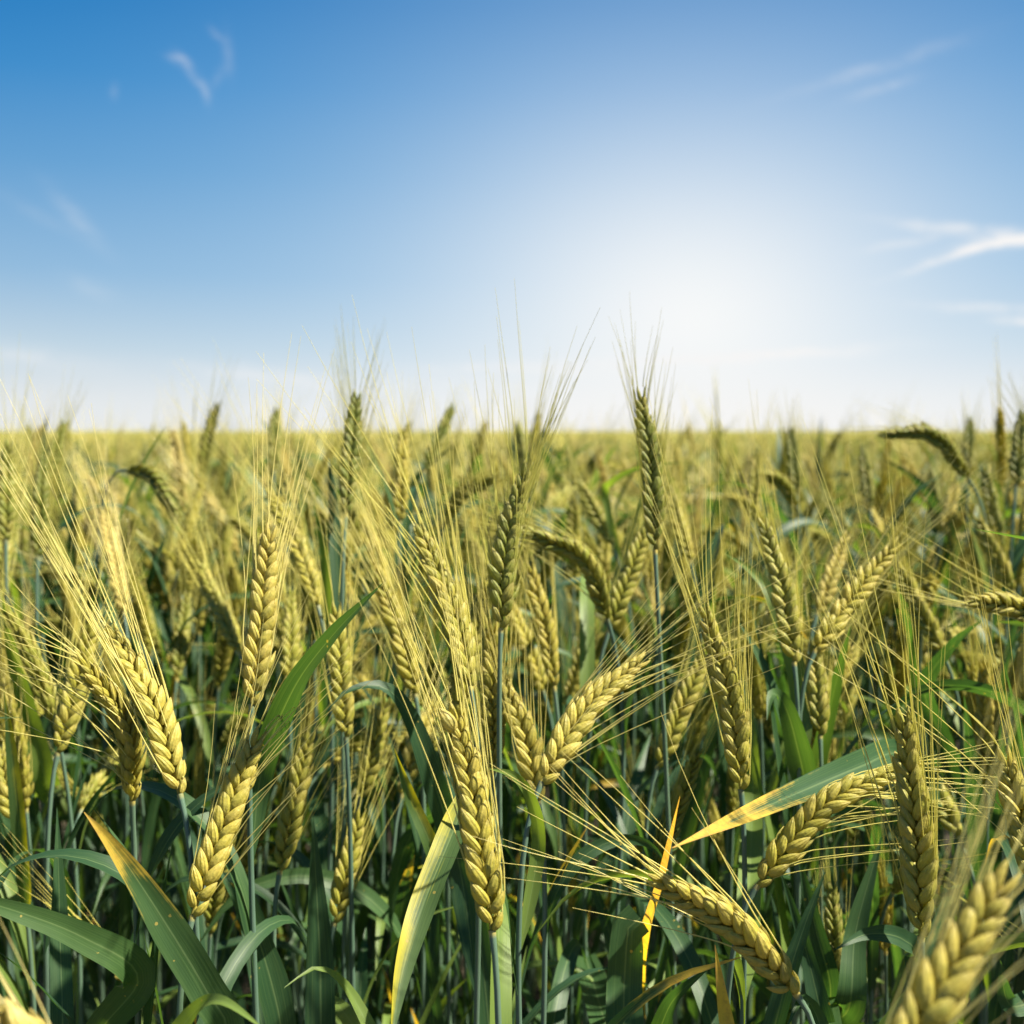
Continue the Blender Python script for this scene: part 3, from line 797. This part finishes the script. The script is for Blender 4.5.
for h in H:
    r = np.random.default_rng(1000 + h['i'])
    C = hero_curve(h)
    T = tangents(C)
    view = nrm(CAM - C[15])
    ref = Matrix.Rotation(h['yaw'], 3, Vector(T[15])) @ Vector(view)
    if h['sx'] is not None:
        gp = at(h['sx'], 1000, h['d'])
        g0 = np.array([gp[0], C[0][1] + r.normal(0, .01), 0])
    else:
        g0 = np.array([C[0][0] - T[0][0] * .05 + r.normal(0, .012), C[0][1] + r.normal(0, .02), 0])
    root = g0.copy()
    t = thing('wheat_plant', root, h['label'], 'wheat', 'wheat plants one can tell apart')
    S_ = stem_curve(C[0], T[0], g0, 30, 0.03 if h['sx'] is not None else .05)
    b = Buf(); build_stem(b, S_ - root, r, 8, 0.00145)
    link('stem', b.mesh('stem', [MAT['stem']]), t, r.uniform(0, .55))
    bias = None
    if h['aim']:
        bias = nrm(at(*h['aim'], h['d'] + h['dd']) - C[-1]) - T[-1]
    eb, wb = Buf(), Buf()
    build_ear(C - root, ref, h['lod'], r, h['awn'], h['k'], h['spread'], bias, eb, wb, fat=h['fat'] * 1.02, awn_w=0.00027)
    e = link('ear', eb.mesh('ear', [MAT['ear']]), t, h['tint'])
    link('beard', wb.mesh('beard', [MAT['awn']]), e, np.clip(h['tint'] * .8 + .15, 0, 1))
    if h['i'] == 22:                                     # one husk at the tip has burst open
        kv, kuv, kf = KT[3]
        o_ = C[-3] - root
        ax = nrm(T[-3] * .9 - RIGHT * .35 - FWD * .25)
        outn = nrm(-FWD - ax * (-FWD @ ax)); wd_ = np.cross(outn, ax)
        kb = Buf(); kb.add(o_ - RIGHT * .002 - FWD * .002 + kv[:, :1] * .0125 * ax + kv[:, 1:2] * .0036 * wd_ + kv[:, 2:3] * .003 * outn, kuv, [kf])
        link('husk', kb.mesh('husk', [MAT['ear']]), e, 1.0)
    for (px, d0, d1, wd, m_, tw, blunt) in LEAVES.get(h['i'], []):
        ds = np.linspace(d0, d1, len(px))
        L = [at(*p, dd_) for p, dd_ in zip(px, ds)]
        # the blade leaves its own stem: start at the stem a little below
        zj = max(0.06, min(L[0][2] - .05, S_[3, 2]))
        if px[1][1] > px[0][1]:
            zj = min(L[0][2] + .04, S_[3, 2])
        on_stem = np.array([np.interp(zj, S_[::-1, 2], S_[::-1, k]) for k in range(3)])
        P_ = np.array([on_stem] + L)
        mid = P_[len(P_) // 2]
        b = Buf(); build_leaf(b, P_ - root, wd, r, nrm(CAM - mid) + np.array([0, 0, .25]), n=34, cols=9, twist=tw * r.choice([-1, 1]), blunt=bool(blunt), wave=.07, face=CAM - root + np.array([0, .05, .12]))
        link('leaf', b.mesh('leaf', [MAT[m_]]), t, r.uniform(0, .7))
    # ordinary lower blades
    n = len(S_)
    for q in range(4):
        kk = int(n * (.22 + .17 * q) + r.integers(-1, 2))
        kk = min(kk, n - 3)
        for go in range(14):
            phi = r.uniform(-.5, math.pi + .5)
            lp = leaf_path(S_, kk, phi, r.uniform(.15, .26) * (1 if go < 7 else .7), r.uniform(.05, .24), r.choice([.1, .3, .8, 1.9]))
            low = proj(lp)[:, 1].min()
            if low > h['base'][1] - 60 and not covers(lp, 30, h if go > 9 else None):
                break
        else:
            kk = min(n - 3, kk + n // 4)
            lp = leaf_path(S_, kk, math.pi / 2, .14, .2, .6)
        b = Buf(); build_leaf(b, lp - root, r.uniform(.008, .013), r, np.array([-math.cos(phi), -math.sin(phi), .4]), n=18, cols=5, twist=r.normal(0, .9))
        link('leaf', b.mesh('leaf', [MAT[r.choice(['leaf', 'leaf_pale', 'leaf_dry'], p=[.72, .2, .08])]]), t, r.uniform(0, .7))

# ------------------------------------------------------------------ further plants, close enough to stand each on its own
HALF = 0.47


def proto_geo(r, lod, lean, bow, height, leaf_n, stem_sides=6):
    """one plant about its own root: curves of stem, ear and blades (leaning to +x)"""
    az_ = 0.0
    L = r.uniform(.074, .092)
    top = np.array([r.normal(0, .01), r.normal(0, .01), height])
    d0 = np.array([math.sin(lean), 0, math.cos(lean)])
    d1 = np.array([math.sin(lean + bow), 0, math.cos(lean + bow)])
    C = bezier(top, top + d0 * L * .4, top + d0 * L * .4 + (d0 + d1) * .5 * L * .3, top + d0 * L * .35 + (d0 + d1) * .5 * L * .3 + d1 * L * .35, 24)
    T = tangents(C)
    S_ = stem_curve(C[0], T[0], np.array([-.05 * math.sin(lean), 0, 0]), 22, .05)
    return C, S_


PROTO = []
specs = [(.05, .1), (.15, .15), (.3, .2), (.1, .3), (.45, .4), (.25, .1), (.7, .8), (.0, .15), (.35, .5), (.2, .25), (1.0, .9), (.5, .15), (.12, .05), (.28, .35)]
for q, (lean, bow) in enumerate(specs):
    r = np.random.default_rng(500 + q)
    C, S_ = proto_geo(r, 1, lean, bow, .76, 3)
    eb, wb, sb = Buf(), Buf(), Buf()
    ref = np.array([math.cos(q * 1.7), math.sin(q * 1.7), 0])
    build_ear(C, ref, 1 if q % 3 else 2, r, r.uniform(.075, .11), .20, r.choice([.03, .06, .12, .18]), None, eb, wb, fat=r.uniform(.92, 1.16), awn_w=.00025)
    build_stem(sb, S_, r, 6, .0014)
    leaves, lps = [], []
    n = len(S_)
    for m_ in range(6):
        kk = min(n - 3, int(n * (.20 + .10 * m_ + r.uniform(-.05, .05))))
        phi = r.uniform(0, 6.28)
        lp = leaf_path(S_, kk, phi, r.uniform(.15, .24), r.uniform(.05, .26), r.choice([.1, .2, .5, 1.8]))
        lb = Buf(); build_leaf(lb, lp, r.uniform(.007, .0125), r, np.array([-math.cos(phi), -math.sin(phi), .4]), n=16, cols=5, twist=r.normal(0, .9))
        lps.append(lp)
        leaves.append((lb.mesh('leaf', [MAT[r.choice(['leaf', 'leaf', 'leaf_pale', 'leaf_dry', 'leaf_dry_more'], p=[.5, .22, .14, .09, .05])]])))
    PROTO.append(dict(C=C, ear=eb.mesh('ear', [MAT['ear']]), beard=wb.mesh('beard', [MAT['awn']]), stem=sb.mesh('stem', [MAT['stem']]), leaves=leaves, lps=lps, lean=lean, bow=bow))

fill = []
N_FILL = 300 - len(H)
tries = 0
r = np.random.default_rng(77)
roots = []
while len(fill) < N_FILL and tries < 60000:
    tries += 1
    d = math.sqrt(r.uniform(.60 ** 2, 1.36 ** 2))
    x = r.uniform(-.50, .50) * d
    q = int(r.integers(len(PROTO)))
    rz = r.uniform(0, 2 * math.pi)
    # short ones stand in the gaps low down, the rest reach up to the crop's top
    sc = r.uniform(.93, 1.085) if r.random() < .75 else r.uniform(.80, .95)
    if d < .8:
        sc = min(sc, 1.02)
    c_, s_ = math.cos(rz), math.sin(rz)
    C = PROTO[q]['C'] * sc
    Wc = np.stack([C[:, 0] * c_ - C[:, 1] * s_ + x, C[:, 0] * s_ + C[:, 1] * c_ + d, C[:, 2]], 1)
    if Wc[:, 2].max() > .945 and r.random() < .75:
        continue
    if any((x - a) ** 2 + (d - b_) ** 2 < .026 ** 2 for a, b_ in roots):
        continue
    pp = proj(Wc)
    ext = proj(np.vstack([Wc[::3], Wc[-1] + (Wc[-1] - Wc[-5]) * np.array([[1.], [2.], [3.], [4.]])]))
    mx, my = pp[:, 0].mean(), pp[:, 1].mean()
    if not (-10 < mx < 1034) or my > 1010 or (my > 745 and r.random() < .55):
        continue
    bad = False
    for (hp, hd, hh) in ear_px:
        if pp[:, 2].min() < hd + .03:
            dist = np.sqrt(((ext[:, None, :2] - hp[None]) ** 2).sum(-1)).min()
            if dist < 34 * .6 / hd:
                bad = True; break
    if not bad and d < .95:
        for lp in PROTO[q]['lps']:
            lp = lp * sc
            wp = np.stack([lp[:, 0] * c_ - lp[:, 1] * s_ + x, lp[:, 0] * s_ + lp[:, 1] * c_ + d, lp[:, 2]], 1)
            if covers(wp, 17):
                bad = True; break
    if bad:
        continue
    roots.append((x, d))
    tint = float(np.clip(r.normal(.40, .2), 0, 1))
    fill.append(dict(q=q, x=x, y=d, rz=rz, sc=sc, pp=pp, tint=tint, d=pp[:, 2].mean()))

# each gets words of its own: how it looks and which of the known ears it stands beside
used = {}
for f in sorted(fill, key=lambda f: f['d']):
    pp = f['pp']
    v = pp[-1, :2] - pp[0, :2]
    ln = np.hypot(*v)
    tilt = math.degrees(math.atan2(v[0], -v[1]))
    if ln < 38 * (.9 / f['d']):
        lean = 'foreshortened'
    elif abs(tilt) < 9:
        lean = 'upright'
    elif abs(tilt) > 62:
        lean = 'drooping left' if tilt < 0 else 'drooping right'
    elif abs(tilt) > 30:
        lean = 'bent left' if tilt < 0 else 'bent right'
    else:
        lean = 'tilting left' if tilt < 0 else 'tilting right'
    tone = 'dark green' if f['tint'] < .22 else 'olive' if f['tint'] < .45 else 'yellow green' if f['tint'] < .66 else 'pale golden'
    m0 = pp[:, :2].mean(0)
    cand = sorted(ear_px, key=lambda e: np.hypot(*(e[0].mean(0) - m0)))
    done = None
    for e in cand[:6]:
        dv = m0 - e[0].mean(0)
        a = math.degrees(math.atan2(dv[0], -dv[1]))
        where = ('above' if abs(a) < 35 else 'above and right of' if 0 < a < 70 else 'above and left of' if -70 < a < 0
                 else 'right of' if 0 < a < 112 else 'left of' if -112 < a < 0 else 'below' if abs(a) > 145
                 else 'below and right of' if a > 0 else 'below and left of')
        lab = f"{tone} ear {lean} {where} the {e[2]['ref']}"
        if len(lab.split()) > 16:
            continue
        if lab not in used:
            done = lab; break
    if done is None:
        e = cand[0]
        for word in ('second', 'third', 'fourth', 'fifth', 'sixth', 'seventh'):
            lab = f"{word} nearest {tone} {lean} ear near the {e[2]['ref']}"
            if lab not in used:
                done = lab; break
    used[done] = 1
    f['label'] = done

r = np.random.default_rng(78)
for f in fill:
    p = PROTO[f['q']]
    t = thing('wheat_plant', (f['x'], f['y'], 0), f['label'], 'wheat', 'wheat plants filling the front rows')
    t.rotation_euler = (0, 0, f['rz']); t.scale = (f['sc'],) * 3
    link('stem', p['stem'], t, r.uniform(0, .6))
    e = link('ear', p['ear'], t, f['tint'])
    link('beard', p['beard'], e, float(np.clip(f['tint'] * .8 + .12 + r.normal(0, .08), 0, 1)))
    for lm in p['leaves']:
        link('leaf', lm, t, r.uniform(0, .8))

# ------------------------------------------------------------------ the field behind: more than anyone could count
FAR_M = ['ear_far', 'awn_far', 'leaf_far', 'stem_far']


def far_template(r, lod):
    lean, bow = abs(r.normal(.22, .2)), abs(r.normal(.2, .2))
    if r.random() < .3:
        lean, bow = r.uniform(.6, 1.2), r.uniform(.5, 1.0)
    C, S_ = proto_geo(r, 0, lean, bow, .76, 2)
    b = Buf()
    ph = r.uniform(0, 6.28); ref = np.array([math.cos(ph), math.sin(ph), 0])
    if lod == 2:
        build_ear(C, ref, 0, r, r.uniform(.07, .10), .17, r.choice([.02, .05, .09, .15]), None, b, b, mi=(0, 1), awn_w=.00028)
        tube(b, S_[::3], .0014, 4, 3)
        for _ in range(5):
            kk = int(r.integers(2, 11)); phi = r.uniform(0, 6.28)
            build_leaf(b, leaf_path(S_, kk, phi, r.uniform(.12, .20), r.uniform(.15, .5), r.choice([.4, 1., 2.2])), r.uniform(.009, .014), r, np.array([-math.cos(phi), -math.sin(phi), .4]), n=8, cols=3, twist=r.normal(0, .9), mi=2)
    elif lod == 1:
        CC = C[::3]; n = len(CC)
        rad = .0052 * np.array([.6, 1, .85, 1.05, .85, 1, .7, .5])[:n] * r.uniform(.9, 1.1)
        tube(b, CC, rad, 5, 0, ref)
        T = tangents(CC)
        sp_ = r.choice([.035, .06, .12])
        for _ in range(7):
            i = int(r.integers(1, n)); dirv = nrm(T[-1] + r.normal(0, sp_, 3)); ln = r.uniform(.06, .11)
            tube(b, np.stack([CC[i], CC[i] + dirv * ln * .5, CC[i] + dirv * ln + np.array([0, 0, r.normal(0, .006)])]), np.array([.0005, .0004, .0002]), 3, 1)
        tube(b, S_[[0, 6, 12]], .0015, 3, 3)
        for _ in range(4):
            kk = int(r.integers(2, 8)); phi = r.uniform(0, 6.28)
            build_leaf(b, leaf_path(S_, kk, phi, r.uniform(.12, .19), r.uniform(.15, .6), r.choice([.5, 1.2, 2.2])), .013, r, np.array([-math.cos(phi), -math.sin(phi), .4]), n=5, cols=3, twist=r.normal(0, .8), mi=2)
    else:
        CC = C[[0, 8, 16, 23]]
        tube(b, CC, .0062 * np.array([.7, 1, .9, .4]), 4, 0, ref)
        T = tangents(CC)
        sp_ = r.choice([.05, .08, .14])
        for _ in range(4):
            i = int(r.integers(1, 4)); dirv = nrm(T[-1] + r.normal(0, sp_, 3)); ln = r.uniform(.05, .10)
            tube(b, np.stack([CC[i], CC[i] + dirv * ln]), np.array([.0012, .0004]), 3, 1)
        tube(b, S_[[0, 8]], .0018, 3, 3)
        phi = r.uniform(0, 6.28)
        build_leaf(b, leaf_path(S_, 3, phi, .16, r.uniform(.2, .5), 1.2), .015, r, np.array([-math.cos(phi), -math.sin(phi), .4]), n=4, cols=2, twist=0, mi=2)
    return b.arrays()


def far_field():
    r = np.random.default_rng(5)
    V_all, UV_all, T_all, F_all, M_all = [], [], [], [], []
    off = 0

    def strew(lod, n_t, xy):
        nonlocal off
        which = r.integers(0, n_t, len(xy))
        for k in range(n_t):
            P = xy[which == k]
            if not len(P):
                continue
            V, UV, Fs, Ms = far_template(r, lod)
            m = len(P)
            a = r.uniform(0, 2 * math.pi, m); sc = r.normal(1.0, .07, m)
            sc = np.clip(sc, .84, 1.19)
            c_, s_ = np.cos(a), np.sin(a)
            X = (V[None, :, 0] * c_[:, None] - V[None, :, 1] * s_[:, None]) * sc[:, None] + P[:, :1]
            Y = (V[None, :, 0] * s_[:, None] + V[None, :, 1] * c_[:, None]) * sc[:, None] + P[:, 1:2]
            Z = np.broadcast_to(V[None, :, 2], X.shape) * sc[:, None]
            V_all.append(np.stack([X, Y, Z], -1).reshape(-1, 3).astype(np.float32))
            UV_all.append(np.tile(UV, (m, 1)).astype(np.float32))
            T_all.append(np.repeat(np.clip(np.where(r.random(m) < .17, .98, r.normal(.37, .25, m)), 0, 1), len(V)).astype(np.float32))  # the share of very pale plants stands in for backlit glints, as colour
            for f, mm in zip(Fs, Ms):
                F_all.append((f[None] + (np.arange(m) * len(V))[:, None, None] + off).reshape(-1, f.shape[1]))
                M_all.append(np.tile(mm, m))
            off += m * len(V)

    def sector(n, d0, d1, half):
        d = np.sqrt(r.uniform(d0 ** 2, d1 ** 2, n))
        return np.stack([r.uniform(-half, half, n) * d, d], -1)
    strew(2, 16, sector(1000, 1.30, 2.3, .62))
    side = sector(2600, .35, 1.4, 1.2)
    side = side[np.abs(side[:, 0]) > .56 * side[:, 1] + .05]
    strew(2, 8, side[:420])
    strew(1, 20, sector(2100, 2.2, 4.5, .68))
    strew(1, 16, sector(4200, 4.4, 9, .68))
    strew(0, 10, sector(9000, 8.8, 22, .68))
    strew(0, 8, sector(16000, 20, 90, .68))
    V = np.concatenate(V_all); UV = np.concatenate(UV_all); T = np.concatenate(T_all)
    # beyond that only the closed top of the crop can be seen
    dd = np.concatenate([np.linspace(7, 30, 90), np.geomspace(30.5, 5000, 110)])
    uu = np.linspace(-.85, .85, 161)
    D, U = np.meshgrid(dd, uu, indexing='ij')
    Zc = .80 - .10 * np.exp(-(D - 7) / 6) + r.normal(0, .018, D.shape)
    CV = np.stack([D * U, D, Zc], -1).reshape(-1, 3)
    f = grid_faces(len(dd), len(uu), False)
    F_all.append(f + len(V)); M_all.append(np.zeros(len(f)))
    V = np.concatenate([V, CV]); UV = np.concatenate([UV, np.zeros((len(CV), 2))]); T = np.concatenate([T, np.clip(r.normal(.45, .1, len(CV)), 0, 1)])
    me = make_mesh('wheat_field', V, UV, F_all, M_all, [MAT[m] for m in FAR_M], T)
    o = link('wheat_field', me)
    o['kind'] = 'stuff'; o['label'] = 'endless soft blurred crop of golden green ears reaching the horizon'; o['category'] = 'crop'


far_field()
